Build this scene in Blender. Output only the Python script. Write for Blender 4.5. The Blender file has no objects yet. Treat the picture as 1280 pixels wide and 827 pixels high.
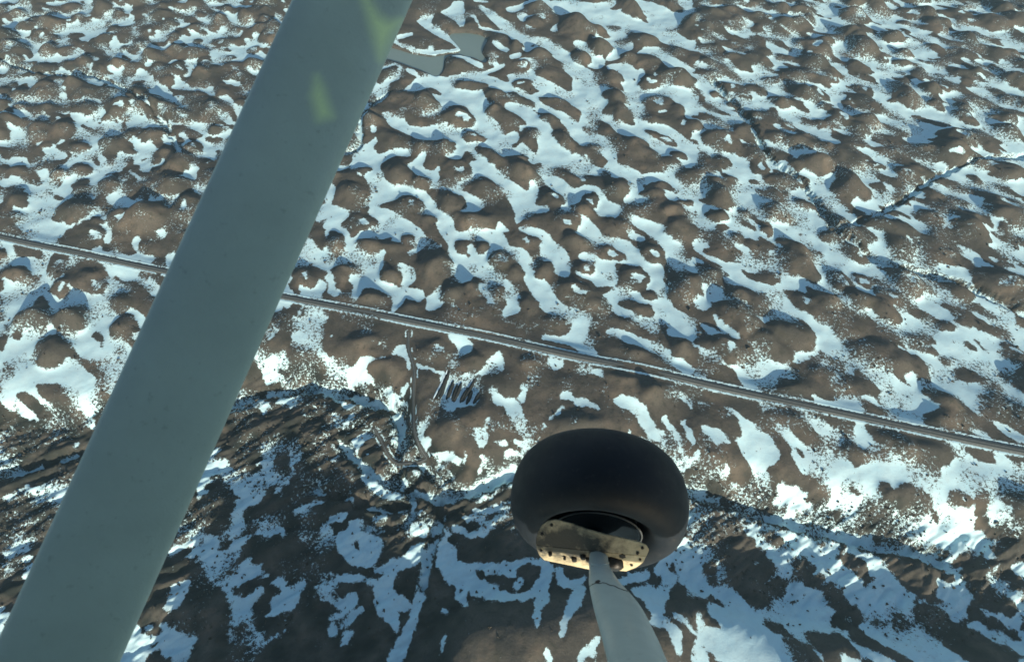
import bpy, bmesh, math, random
import numpy as np
from mathutils import Vector, Matrix
from mathutils.bvhtree import BVHTree
random.seed(7)
C = bpy.context.scene.collection

# ------------------------------------------------------------------ camera, sky, sun, exposure
EYE = Vector((0.0, 0.0, 300.0))
PITCH = math.radians(55.0)          # below the horizon
F = 688.0                           # focal length in photo pixels (photo 1280 wide)
CX, CY = 640.0, 413.5
cam_d = bpy.data.cameras.new("camera")
cam_d.sensor_width = 36.0
cam_d.lens = 36.0 * F / 1280.0
cam_d.clip_start = 0.05
cam_d.clip_end = 60000
cam_d.dof.use_dof = True
cam_d.dof.focus_distance = 300.0
cam_d.dof.aperture_fstop = 5.6
cam = bpy.data.objects.new("camera", cam_d); C.objects.link(cam)
cam.location = EYE
cam.rotation_euler = (math.radians(90) - PITCH, 0, 0)
bpy.context.scene.camera = cam

SUN_EL = math.radians(17.0)
SUN_TO = Vector((0.36, -0.93, 0)).normalized()          # horizontal direction towards the sun
world = bpy.data.worlds.new("World"); bpy.context.scene.world = world
world.use_nodes = True
nt = world.node_tree
sky = nt.nodes.new("ShaderNodeTexSky"); sky.sky_type = 'NISHITA'; sky.sun_disc = False
sky.sun_elevation = SUN_EL
sky.sun_rotation = math.atan2(SUN_TO.x, SUN_TO.y)
bg = nt.nodes["Background"]; bg.inputs[1].default_value = 0.09
nt.links.new(sky.outputs[0], bg.inputs[0])
sd = bpy.data.lights.new("sun", 'SUN'); sd.energy = 5.0; sd.angle = math.radians(0.5)
sd.color = (1.0, 0.87, 0.68)
sun = bpy.data.objects.new("sun", sd); C.objects.link(sun)
to_sun = Vector((SUN_TO.x*math.cos(SUN_EL), SUN_TO.y*math.cos(SUN_EL), math.sin(SUN_EL)))
sun.rotation_euler = to_sun.to_track_quat('Z', 'Y').to_euler()
vs = bpy.context.scene.view_settings
vs.view_transform = 'Standard'; vs.look = 'None'; vs.gamma = 1.0; vs.use_curve_mapping = False
vs.exposure = 0.62

# ------------------------------------------------------------------ projection helpers
cP, sP = math.cos(PITCH), math.sin(PITCH)
def ray(px, py):                    # direction with unit depth along the optical axis
    a = (px - CX) / F; v = (CY - py) / F
    return Vector((a, cP + v*sP, -sP + v*cP))
def P(px, py, d): return ray(px, py) * d                # aircraft space: the eye is the origin
def ground(px, py):                 # traced photo point -> place on the plain
    r = ray(px, py); s = EYE.z / -r.z
    return (r.x*s, r.y*s)
def to_px(X, Y, Z=0.0):             # plain -> photo point, arrays
    dz = Z - EYE.z
    dep = Y*cP - dz*sP; up = Y*sP + dz*cP
    return CX + F*X/dep, CY - F*up/dep

# ------------------------------------------------------------------ noise
_r = np.random.RandomState(11)
PERM = _r.permutation(1024); PERM = np.concatenate([PERM, PERM, PERM])
ANG = _r.rand(1024)*2*math.pi; GX, GY = np.cos(ANG).astype(np.float32), np.sin(ANG).astype(np.float32)
def gnoise(x, y, seed=0):
    xi = np.floor(x).astype(np.int64); yi = np.floor(y).astype(np.int64)
    xf = (x-xi).astype(np.float32); yf = (y-yi).astype(np.float32)
    xi = (xi + seed*37) & 1023; yi = (yi + seed*91) & 1023
    u = xf*xf*xf*(xf*(xf*6-15)+10); v = yf*yf*yf*(yf*(yf*6-15)+10)
    def g(ix, iy, dx, dy):
        h = PERM[PERM[ix & 1023] + (iy & 1023)]
        return GX[h]*dx + GY[h]*dy
    a = g(xi, yi, xf, yf); b = g(xi+1, yi, xf-1, yf)
    c = g(xi, yi+1, xf, yf-1); d = g(xi+1, yi+1, xf-1, yf-1)
    return (a+(b-a)*u)*(1-v) + (c+(d-c)*u)*v
def fbm(x, y, seed=0, oct=3, gain=0.5):
    s = 0; a = 1.0
    for k in range(oct):
        s = s + a*gnoise(x*2**k, y*2**k, seed+k*7); a *= gain
    return s
def sstep(a, b, x):
    t = np.clip((x-a)/(b-a), 0, 1); return t*t*(3-2*t)

# ------------------------------------------------------------------ the drawing of snow and bare ground, traced patch by patch
# s = snow stroke (x,y,radius ...), b = bare ground stroke, S/B = filled outline, r = ragged, scrubby snow
PANELS = []
PANELS.append((403, 0, .2492, '''
s 350,210,8 400,235,8 470,260,8 550,268,10 620,262,8 690,250,8
S 475,120 500,95 560,85 540,120 580,150 640,180 700,240 690,252 640,215 570,185 510,145
S 595,70 640,40 660,12 708,10 712,145 690,150 670,110 640,95
s 380,200,8 450,185,8
s 545,250,16
s 740,90,6 770,110,6 790,150,6 830,160,6 930,165,8
s 790,40,8 830,70,18 880,110,22 930,140,25
s 760,20,5 800,15,5 830,25,5
s 860,230,10 900,255,14 925,270,12
s 835,290,5 880,300,6
s 840,325,5 880,325,5
s 700,370,6 800,370,8 860,350,8 910,335,8
s 660,290,8 720,300,14 780,330,12 800,340,8
s 690,340,22
s 300,355,6 370,330,7 395,350,7 380,400,7 330,410,7 300,440,7 320,480,7 270,500,7
s 280,345,8 245,400,16 255,430,10 290,465,14 320,440,10
s 430,360,8 450,370,14 480,385,8
s 430,455,10 480,430,22 540,400,20 600,420,28 640,450,32 700,480,28 760,500,38 800,560,40 790,600,30 740,640,8
s 560,490,8 600,510,20 600,540,18 550,580,8 500,585,4
s 640,385,6 720,402,16 800,405,22 860,420,22 930,460,28
s 740,470,8 800,465,10
b 680,428,18 760,438,20 830,432,8
s 640,500,20 720,500,20
s 690,575,8 690,600,8 725,610,8
s 400,565,6 460,580,6
s 320,590,12 380,625,22 440,640,25 500,670,28 560,670,28 640,660,32 690,680,32 740,720,22 800,760,32 850,800,32
s 620,670,20 660,720,22 680,760,20 670,790,14 620,790,5 580,745,6
s 700,640,12 760,640,8 830,600,12 850,620,10
s 800,640,32 850,650,30 880,680,20 850,740,30 880,780,25 930,720,10
b 750,685,34
s 750,690,15
b 780,745,22 830,790,22
s 360,730,22 390,750,24 430,775,12
s 350,770,10 300,790,14 260,815,18
s 220,460,20 200,480,18 190,520,20 160,580,12
s 265,510,5 215,560,7 180,600,7 170,650,7 190,700,7 190,740,7 130,755,8 70,770,8
s 260,665,10
s 230,740,8 270,710,8
s 160,665,8
s 180,790,20 220,800,22 250,760,10
s 510,790,10 480,820,12
r 120,700,50 160,760,40
r 850,300,40
r 270,350,40
'''))
PANELS.append((637, 0, .2492, '''
s 0,60,10 60,40,8 120,15,12 180,20,14 230,50,16 300,60,20 360,85,18 400,90,5
s 230,20,12 290,40,10
s 60,90,14 90,110,12 100,145,8
s 110,100,6 170,100,6
s 215,160,6 240,150,14 250,140,8
s 0,155,14 40,190,22 90,210,14 140,200,6
s 60,240,10 100,260,14 130,270,6
s 120,250,8 180,240,20 230,265,22 280,290,22 300,315,12
s 130,200,8 190,215,10 210,240,8
s 10,300,8 50,290,5
s 60,320,8 110,330,10 125,355,8 100,380,8 50,390,8 0,385,8
s 300,340,22 340,360,28 390,390,30 350,430,28 400,430,25 430,460,20 470,450,15
s 110,400,14 160,430,20 220,450,18 260,460,12
s 20,410,10 70,420,16
s 0,450,10 60,470,12 110,510,14 160,540,14 220,570,10 280,600,14 320,640,22 350,680,22
s 130,480,8 240,490,12 320,510,18 380,530,22 430,530,30 400,480,25 460,510,25
s 250,470,10 340,480,14 390,480,14
s 0,540,18 60,555,22 110,590,25 150,640,32 180,690,36 230,740,36 290,780,36 350,820,40
s 0,680,8 20,690,20 0,710,10
s 60,650,10 75,640,6
s 60,740,14 100,780,14 120,810,14
s 0,760,14 30,770,12
s 170,750,20 200,800,30 230,820,20
s 300,700,8 370,710,22 420,700,25 460,730,30 500,770,22 520,800,14
s 380,600,20 430,640,8 400,560,25
s 290,10,14 350,30,12 420,40,12 480,30,10 520,20,8
s 400,70,12 430,90,25 500,85,28 560,90,28 610,110,28 660,140,28 720,160,25 780,190,22 840,210,16 930,240,14
s 400,120,12 440,130,18 480,155,14 520,180,12 560,170,22
s 390,180,10 440,200,14 500,215,14 540,245,16 540,280,14 500,295,8
s 560,250,16 600,240,14
s 330,230,6 370,245,14 400,270,12 450,290,10
s 410,310,20 440,330,14 460,310,10
s 640,10,8 700,30,14 760,60,16 800,80,18 860,100,22 900,80,16 900,30,14 860,10,12
s 620,40,12 680,60,14 720,90,16 760,120,16 820,130,14
s 650,290,10 680,260,12 740,265,16 780,300,18 830,330,20 880,350,14 935,375,14
s 820,170,8 870,210,12 875,265,8 890,235,8 930,220,8
s 500,335,8 560,340,16 600,365,22 640,400,14 660,370,12
s 560,400,10 600,440,20 650,470,22 690,455,20 740,450,16 800,465,22 860,490,28 930,510,28
s 730,390,8 780,400,12 800,430,10 770,450,8
s 650,490,22 640,540,25 640,590,18
s 570,510,10 600,520,18 620,560,18
s 470,470,8 520,470,10 590,490,14
s 750,565,8 790,545,16 810,525,10
s 730,530,12
s 750,485,10
s 860,470,18 920,560,20 900,590,16 930,600,16
s 870,630,10
s 550,580,12
s 450,590,16 510,610,20 560,650,22 620,665,22 680,690,25 720,730,28 760,760,25 700,750,22
s 650,620,8 730,640,12 790,660,16 850,700,18 900,740,20 935,750,20
s 800,760,20 860,780,25 920,800,28
b 700,665,8 760,695,10 820,725,10
s 570,290,8
s 860,350,8 890,360,8
s 870,470,8 910,460,8
r 560,220,60
r 440,390,50
r 420,560,60 410,660,50
r 150,220,40
r 540,620,30
r 430,720,50
'''))
PANELS.append((403, 206, .2503, '''
s 60,30,10 110,20,8
s 160,5,14 200,30,12 190,60,6
s 250,10,25 260,60,32 290,110,35 340,140,30 290,160,25 260,180,22 230,195,8
s 340,140,30 400,140,22 460,150,22 510,180,22 540,220,22 510,245,12
s 540,230,20 590,270,25 620,320,28 640,370,18
s 450,15,14 500,45,16 560,70,16 555,110,10 525,120,6
s 580,35,8
s 690,10,12 690,30,16
s 670,115,6 720,90,8 750,70,8
s 760,10,20 770,50,16 830,40,18 880,70,22 910,110,25 935,130,18
s 580,125,4 660,130,5
s 680,150,14 730,170,14 770,200,25 740,235,14 700,260,10 660,275,5
s 800,205,8
s 420,200,10 450,212,10
s 5,95,18 40,130,22 10,180,22
s 0,230,20 60,240,25 110,240,22 60,270,22 20,300,25 0,270,20
s 60,310,8 110,340,10 130,355,6
s 250,240,14 310,250,22 370,280,24 420,320,24 470,350,25 510,385,14 480,410,14 440,450,8
s 310,270,25 330,310,28 300,340,28 240,345,20 200,370,16 170,385,10
s 400,320,24 350,330,22
s 200,310,12 235,320,16
s 355,385,8 390,395,18 405,415,8
s 320,440,6 270,465,6
s 120,390,16 140,430,22 110,470,18 60,500,10 40,510,5
s 150,450,20 200,470,25 240,500,28 250,540,28 280,500,20
s 10,370,14 20,430,22 20,460,12
s 0,540,16 30,570,22 50,620,22 80,640,12 60,655,8
s 400,520,14 430,540,20 440,570,18 400,585,10
s 150,570,14 200,580,18 270,590,20 320,610,18 360,640,16 385,690,14 360,740,8
s 180,610,12 170,660,14 180,680,10
s 400,630,8 440,640,14 490,650,12 480,680,6 440,660,8
S 600,605 590,640 615,670 605,700 580,720 540,738 515,730 530,660 565,640
s 635,670,5 660,730,6
s 650,400,12 670,450,24 690,500,32 700,560,30 710,590,20
s 740,420,14 760,440,12
s 680,360,12 740,350,14 800,350,22 860,370,28 900,390,22 850,420,14 820,460,12 800,500,25 760,500,30 840,550,22
s 880,310,6 920,330,6
s 910,430,12 935,440,12
s 910,495,8
s 830,550,20 880,580,14 920,600,14
s 790,610,10 820,640,24 850,640,16 830,665,10
s 830,700,5 860,700,5
s 905,660,8 935,670,8
s 910,760,10 935,730,12
s 540,410,4 590,415,4
r 60,400,60
r 250,480,60
r 560,410,40
r 760,360,50
r 750,520,40
r 440,540,40
r 260,370,30
r 640,700,25
'''))
PANELS.append((637, 206, .2503, '''
s 150,40,12 190,20,14 195,0,12
s 0,110,18 40,140,20 80,160,16 90,200,16 60,250,16 35,290,10
s 110,170,14 130,120,12 105,95,6
s 0,160,10 50,220,16 90,230,14
s 120,220,12 180,235,12
s 190,70,18 240,100,25 280,140,28 320,160,22 290,200,14 270,220,8
s 330,150,14 380,120,10 430,140,14 460,180,18 460,220,18 440,250,16
s 500,215,16 550,225,8
s 480,230,22 520,245,20
s 365,190,6 405,215,8
s 200,185,7 215,185,7
s 290,45,5 330,60,8 370,80,6
s 330,5,14 380,15,18 440,35,16
s 490,10,12 540,30,20 590,40,18 640,60,16
s 510,65,6 560,105,8 590,125,8
s 600,60,14 630,85,16 640,120,18 620,155,22 590,185,14
s 700,120,10 720,90,14 690,70,18
s 700,145,6 760,150,6 810,145,6
s 730,60,8 800,70,12 840,110,14 870,130,10 935,140,10
s 800,35,12 830,25,12
s 880,5,12 935,10,14
s 800,175,14 840,170,8 935,165,10
s 870,215,10 930,230,12
s 630,190,6 680,180,12
s 870,280,5 910,310,6 920,340,10
s 600,265,6 640,290,12 690,310,20 740,340,24 780,380,28 820,420,34 820,470,30 850,500,20 935,510,18
s 860,520,25 920,540,20
s 580,325,6 620,355,10 665,375,8
s 280,245,12 330,270,22 370,310,28 410,350,32 430,380,20
s 330,360,8 350,370,8
s 60,330,10 120,345,18 170,375,22 200,420,28 240,460,32 260,500,32 270,540,22
s 180,455,20 220,500,24
s 40,385,5
s 0,435,14 50,450,22 80,490,26 110,540,32 140,600,34 170,660,36 210,710,32 270,740,22 330,750,20 380,780,20 350,820,30
s 450,380,8 520,385,16 580,410,24 610,450,28 650,490,28 700,530,28 740,550,22 720,590,18 690,615,8
s 440,450,5 500,465,8 560,480,8 600,485,8
s 670,430,4 750,470,4
s 360,465,12 420,480,18 460,520,32 480,560,32 440,595,16
s 520,580,14 500,510,16
s 340,545,12 380,550,22 420,545,14
s 605,560,6 645,585,9
s 225,610,5 255,620,8
s 345,625,20 340,640,16
s 275,660,10
s 0,620,12 30,670,22 20,720,22 0,740,14
s 480,670,14 530,650,22 580,640,18 630,655,16 680,690,14 720,710,18
s 510,710,12 560,740,16 620,770,18 680,790,16 720,820,20
s 760,620,18 770,680,34 750,740,34 800,750,28 850,780,28 900,810,28
s 740,520,16 740,570,16
s 920,580,14 925,600,10
r 680,220,70
r 150,90,40
r 500,560,40
r 120,500,40
r 620,200,40
r 860,440,40
r 430,800,50
r 90,250,50
r 650,80,40
r 760,640,40
'''))
PANELS.append((403, 413, .2503, '''
s 50,32,6
s 220,5,8 250,20,5
s 290,75,4 320,90,6
s 355,125,6 390,105,14 415,90,12 425,140,10 436,190,8
s 160,185,14 200,150,12 240,145,6 310,150,6
s 0,110,6 50,140,6 100,175,8 160,195,10 220,205,8 250,230,6
s 0,190,8 60,180,8 110,190,8
s 0,150,10 30,165,8
s 10,240,14 50,280,20 100,320,22 140,310,14 180,285,10 200,250,8 100,215,8
s 30,225,12 60,245,10
b 90,260,24 130,285,18
s 180,320,14 240,300,20 300,290,24 350,310,22 385,350,24 390,400,22 370,440,18 345,480,12 330,520,10
s 250,260,10 320,270,16
s 390,285,8 420,265,8
s 330,370,8 330,440,10 320,470,8
s 200,440,8 230,400,8
s 230,470,12 180,480,16 140,510,20 125,560,22 140,610,22 190,650,25 240,700,22 290,740,20
s 190,680,22 240,740,22 320,780,22 390,770,16
s 470,500,10 500,470,14 530,450,12
s 490,520,12 520,540,18 480,540,12 500,575,10
S 590,238 640,232 780,262 770,380 680,392 588,360
s 600,378,12 650,398,12
s 545,60,8 560,90,14 590,120,12
s 640,35,10 690,60,20 720,90,25 710,130,18 670,165,14 640,180,8
s 470,180,6 530,200,6 600,225,5
s 830,180,14 860,165,16 880,140,14 890,200,12 820,210,12 770,230,8 710,230,6
s 850,310,12 880,360,18 920,370,20
S 755,500 810,490 835,530 810,580 780,585 755,530
s 830,460,10 820,490,8
s 870,565,4 915,565,6
s 880,495,4 920,490,4
s 715,610,6 705,650,4
s 780,680,10 810,650,12 840,640,8 800,630,10
s 690,750,14 740,740,22 800,720,24 860,690,24 920,650,24
s 740,790,20 820,770,24 900,720,22
s 540,590,8 600,610,12 650,620,14 680,640,10
s 420,540,8 400,590,12 370,600,10
s 470,600,8 500,620,6
s 380,700,20 440,680,18 340,730,14 480,660,12
s 420,790,22 480,770,14 520,790,10
s 620,750,10 640,790,8 600,780,6
s 30,380,14 60,400,10 20,440,12 90,430,10 120,370,8
s 20,520,10 60,560,10 20,600,10 80,620,10 100,480,8
s 560,640,10 610,670,10 650,700,10
r 60,420,110
r 60,580,70
r 280,520,70
r 200,760,70
r 420,600,90
r 560,700,130
r 850,200,60
r 300,80,40
r 830,650,50
'''))
PANELS.append((637, 413, .2503, '''
s 0,370,25 30,410,30 50,470,25 80,510,14 95,535,8
s 60,350,14 80,300,8 60,290,4
s 100,265,6 135,255,5
s 160,490,8 190,470,12 230,440,10 260,390,6
s 260,345,10 290,335,18 310,355,10
s 340,365,16 380,370,16 420,390,10 440,405,8
s 520,360,8 560,365,22 610,375,22 650,410,25 680,460,25 710,500,22 750,530,22 780,580,14
s 770,440,10 800,480,12 840,550,14 870,610,8
s 865,465,8 890,520,12 920,565,12
s 300,465,4 375,460,5
s 480,470,5
s 30,545,8 80,565,16 110,590,10
s 110,570,8 190,560,5
s 0,610,22 60,610,14 120,590,10
s 800,620,14 850,655,20 910,650,20 935,620,16
s 880,690,6 920,780,20 935,820,20
s 310,20,12 340,60,28 380,100,28 410,140,22
s 380,60,12 360,5,14
s 170,40,10 250,50,14 300,50,12
s 500,10,12 570,30,18 620,60,20 690,80,16 740,100,14 800,140,20 850,180,22 900,215,20 935,220,14
s 800,10,14 870,15,20 920,40,16 925,90,10
s 190,160,14 230,180,20 260,170,12
s 350,200,14 400,210,8 500,235,16 540,230,8
s 780,320,6 850,330,12 890,360,12 910,390,10
s 600,510,8 600,540,10
s 640,540,4 710,550,4
s 680,590,5 720,600,5
s 20,670,30 60,700,20 0,720,20
r 110,270,60
r 290,270,60
r 400,60,60
r 350,200,50
r 800,330,60
r 320,465,40
r 740,110,50
r 60,60,50
r 120,580,60
r 50,690,60
r 680,560,50
'''))
PANELS.append((403, 620, .2503, '''
s 0,80,20 60,60,18 90,50,10
S 100,80 170,70 230,130 280,200 240,290 200,320 120,310 40,250 15,180 40,130 90,130
b 130,195,12 150,225,8
s 0,380,14 80,375,16 160,380,16 230,400,14
s 230,330,8 290,330,20 340,310,28 400,290,28 460,240,35 500,210,25
s 310,370,28 280,420,35 270,480,35 290,540,35 330,590,28 340,640,14
s 330,480,40 380,520,28
s 510,230,20 500,310,25 480,380,22 465,450,22 450,530,22 430,600,22 400,670,22 370,730,25 340,800,30
b 385,390,40 370,445,26
b 458,300,12 445,325,10
s 570,200,35 600,240,45 610,300,45 650,350,55 720,380,55 780,430,45 850,460,35 935,490,20
s 680,450,25 690,500,18 710,530,10
s 740,320,20 820,330,25 900,330,30 935,350,30
b 780,355,26
b 830,410,10
b 870,400,16
b 905,375,10
s 420,130,25 480,130,28 550,100,28 600,140,20
s 700,60,10 760,60,12 830,110,10
s 720,160,14 800,140,22 850,90,14 910,50,12
s 650,120,12 690,130,14
s 740,20,8 800,30,10 880,10,16 935,5,16
s 600,550,12
s 610,680,6 595,740,8 580,790,5
s 40,500,22 110,490,28 60,560,12 10,590,12
s 60,620,14 110,580,14 160,530,10
s 30,650,10
s 100,660,20 60,720,12
s 230,70,14 290,60,10
s 370,30,14 420,60,14 480,40,10
r 60,620,110
r 250,110,70
r 430,90,110
r 800,100,80
r 880,350,60
r 30,440,30
'''))
PANELS.append((637, 620, .2503, '''
s 0,310,12 60,290,12 120,290,12 190,310,16
s 200,330,22 180,390,25 160,440,30 170,500,28 140,560,18 135,640,14
s 0,490,14 60,490,20 120,460,22
s 30,430,10 60,390,14
s 250,340,14 270,400,18 320,420,20 380,390,14
s 360,450,22 330,510,25 300,570,20 270,640,14 260,690,10
S 610,440 750,415 755,500 735,560 690,560 640,490
s 570,400,20 620,380,20 700,370,20
s 800,290,25 850,260,20 780,340,22 830,380,30 790,450,25 740,570,28 730,620,22 800,640,18 830,700,25 840,770,18
s 920,210,30 900,300,30 900,390,14
s 820,580,6 880,620,8 920,680,8
s 910,100,14 930,140,8
s 440,700,14 400,770,22 350,810,16
s 180,780,14 200,810,14
r 780,620,60
r 820,430,60
r 680,340,60
r 920,110,40
'''))
# ground the mask sits on: 2x photo pixels
MS = 2
MH, MW = 827*MS, 1280*MS
snow_m = np.zeros((MH, MW), np.float32); rag_m = np.zeros((MH, MW), np.float32)
def raster_poly(pts, m, val):
    xs = [p[0] for p in pts]; ys = [p[1] for p in pts]
    x0, x1 = max(0, int(min(xs))), min(MW, int(max(xs))+2); y0, y1 = max(0, int(min(ys))), min(MH, int(max(ys))+2)
    if x1 <= x0 or y1 <= y0: return
    X, Y = np.meshgrid(np.arange(x0, x1)+.5, np.arange(y0, y1)+.5)
    ins = np.zeros(X.shape, bool)
    n = len(pts)
    for i in range(n):
        ax, ay = pts[i]; bx, by = pts[(i+1) % n]
        if ay == by: continue
        c = ((ay > Y) != (by > Y)) & (X < (bx-ax)*(Y-ay)/(by-ay)+ax)
        ins ^= c
    m[y0:y1, x0:x1][ins] = val
def raster_stroke(pts, m, val, soft=False):
    if len(pts) == 1: pts = pts*2
    for (ax, ay, ar), (bx, by, br) in zip(pts[:-1], pts[1:]):
        R = max(ar, br)+1
        x0, x1 = max(0, int(min(ax, bx)-R)), min(MW, int(max(ax, bx)+R)+1)
        y0, y1 = max(0, int(min(ay, by)-R)), min(MH, int(max(ay, by)+R)+1)
        if x1 <= x0 or y1 <= y0: continue
        X, Y = np.meshgrid(np.arange(x0, x1)+.5, np.arange(y0, y1)+.5)
        dx, dy = bx-ax, by-ay; L = dx*dx+dy*dy
        t = np.clip(((X-ax)*dx+(Y-ay)*dy)/L, 0, 1) if L > 0 else np.zeros_like(X)
        d = np.hypot(X-ax-t*dx, Y-ay-t*dy); r = ar+(br-ar)*t
        if soft:
            m[y0:y1, x0:x1] = np.maximum(m[y0:y1, x0:x1], val*np.clip(1.3*(1-d/r), 0, 1))
        else:
            m[y0:y1, x0:x1][d < r] = val
for ox, oy, sc, txt in PANELS:
    for line in txt.strip().splitlines():
        k, *rest = line.split()
        pts = [tuple(float(q) for q in p.split(',')) for p in rest]
        if k in 'SB':
            raster_poly([((ox+x*sc)*MS, (oy+y*sc)*MS) for x, y in pts], snow_m, 1.0 if k == 'S' else 0.0)
        else:
            if k == 's': pts = [(x, y, (r*.9 if (ox, oy) == (403, 0) and y < 395 else r*1.22+2.5 if oy < 400 else r*1.2+1.5)) for x, y, r in pts]
            pts = [((ox+x*sc)*MS, (oy+y*sc)*MS, r*sc*MS) for x, y, r in pts]
            if k == 's': raster_stroke(pts, snow_m, 1.0)
            elif k == 'b': raster_stroke(pts, snow_m, 0.0)
            elif k == 'r': raster_stroke(pts, rag_m, 1.0, True)
water_m = np.zeros((MH, MW), np.float32)
POND = [(310,222),(345,240),(400,256),(450,272),(540,287),(600,278),(690,265),(702,245),(672,210),(642,178),(650,167),(720,165),(790,175),(825,195),(803,232),(792,262),(822,300),(815,318),(770,292),(700,272),(640,277),(607,290),(598,350),(575,378),(500,352),(430,327),(330,292),(270,276),(230,240)]
POND_PX = [(403+x*.2492, y*.2492) for x, y in POND]
raster_poly([(x*MS, y*MS) for x, y in POND_PX], water_m, 1.0)
# the low ground of the stream gully
GULLY = [(-300,520),(150,500),(300,455),(404,452),(455,462),(500,478),(517,505),(522,540),(548,568),(590,590),(640,578),(700,560),(790,562),(871,588),(960,600),(1100,625),(1600,690),
         (1600,850),(1150,800),(960,770),(871,752),(820,735),(775,730),(730,732),(700,738),(672,752),(640,745),(602,746),(572,764),(556,792),(545,840),(500,980),(100,1050),(-300,1000)]
gully_m = np.zeros((MH, MW), np.float32)
raster_poly([(x*MS, y*MS) for x, y in GULLY], gully_m, 1.0)

# ------------------------------------------------------------------ ground raster in metres
CELL = 0.6
GX0, GX1, GY0, GY1 = -660, 660, -130, 740
gx = np.arange(GX0, GX1, CELL, dtype=np.float32); gy = np.arange(GY0, GY1, CELL, dtype=np.float32)
XX, YY = np.meshgrid(gx, gy)
def blur(a, sig):
    s = sig/CELL
    fy = np.fft.fftfreq(a.shape[0]); fx = np.fft.rfftfreq(a.shape[1])
    k = np.exp(-2*(math.pi*s)**2*(fy[:, None]**2+fx[None, :]**2))
    return np.fft.irfft2(np.fft.rfft2(a)*k, s=a.shape).astype(np.float32)
wx = 1.6*fbm(XX/7, YY/7, 3, 4, .75); wy = 1.6*fbm(XX/7, YY/7, 23, 4, .75)
PXm, PYm = to_px(XX+wx, YY+wy)
def samp(m, px, py):
    x = np.clip(px*MS-.5, 0, MW-1.001); y = np.clip(py*MS-.5, 0, MH-1.001)
    xi = x.astype(np.int32); yi = y.astype(np.int32); u = x-xi; v = y-yi
    return ((m[yi, xi]*(1-u)+m[yi, xi+1]*u)*(1-v)+(m[yi+1, xi]*(1-u)+m[yi+1, xi+1]*u)*v).astype(np.float32)
tr_snow = samp(snow_m, PXm, PYm); tr_rag = samp(rag_m, PXm, PYm)
PX0, PY0 = to_px(XX, YY)
water = samp(water_m, PX0, PY0)*(PY0 > 2)
GP = [ground(x, y) for x, y in GULLY]
# gully at full extent: polygon test on the ground itself
def inside(pts, X, Y):
    ins = np.zeros(X.shape, bool); n = len(pts)
    for i in range(n):
        ax, ay = pts[i]; bx, by = pts[(i+1) % n]
        if ay == by: continue
        ins ^= ((ay > Y) != (by > Y)) & (X < (bx-ax)*(Y-ay)/(by-ay)+ax)
    return ins
R0 = ground(403, 381.5); R1_ = ground(871, 480)
rd = (R1_[0]-R0[0], R1_[1]-R0[1]); rl = math.hypot(*rd); rd = (rd[0]/rl, rd[1]/rl); rn = (-rd[1], rd[0])
gw = 5*fbm(XX/26, YY/26, 41, 3, .55); gw2 = 5*fbm(XX/26, YY/26, 47, 3, .55)
gully = inside(GP, XX+gw, YY+gw2).astype(np.float32)
# drift pattern beyond what the photograph traces: long mounds lying the same way
a_ = XX*0.72-YY*0.69; b_ = XX*0.69+YY*0.72
w1 = 7*fbm(XX/35, YY/35, 61, 2); w2 = 7*fbm(XX/35, YY/35, 67, 2)
pn = fbm((a_+w1)/25, (b_+w2*.7)/12.5, 71, 2, .45)
pn2 = np.abs(gnoise((a_+w1)/60, (b_+w2)/30, 77))
proc = pn*1.1+(0.16-pn2)*1.2 + 0.10*fbm(XX/6, YY/6, 83, 2)
south = sstep(470, 520, PY0)*(1-sstep(560, 600, PY0))
region = fbm(XX/150, YY/150, 501, 2)
proc = proc + 0.10 - 0.30*south + .45*region
streak = fbm((XX*0.9+YY*0.5)/18, (YY*0.9-XX*0.5)/4.5, 91, 3, .6)
gsm = blur(gully, 6)
proc = proc*(1-.35*gsm)+gsm*(streak*.4-.04)
proc_s = sstep(-.05, .05, proc)
edge = 10
jg = 14*fbm(XX/14, YY/14, 301, 2)
inframe = sstep(401, 404, PX0+jg-4)*(1-sstep(870, 873, PX0+jg+4))*sstep(-4, 2, PY0)*(1-sstep(826, 832, PY0))

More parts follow.
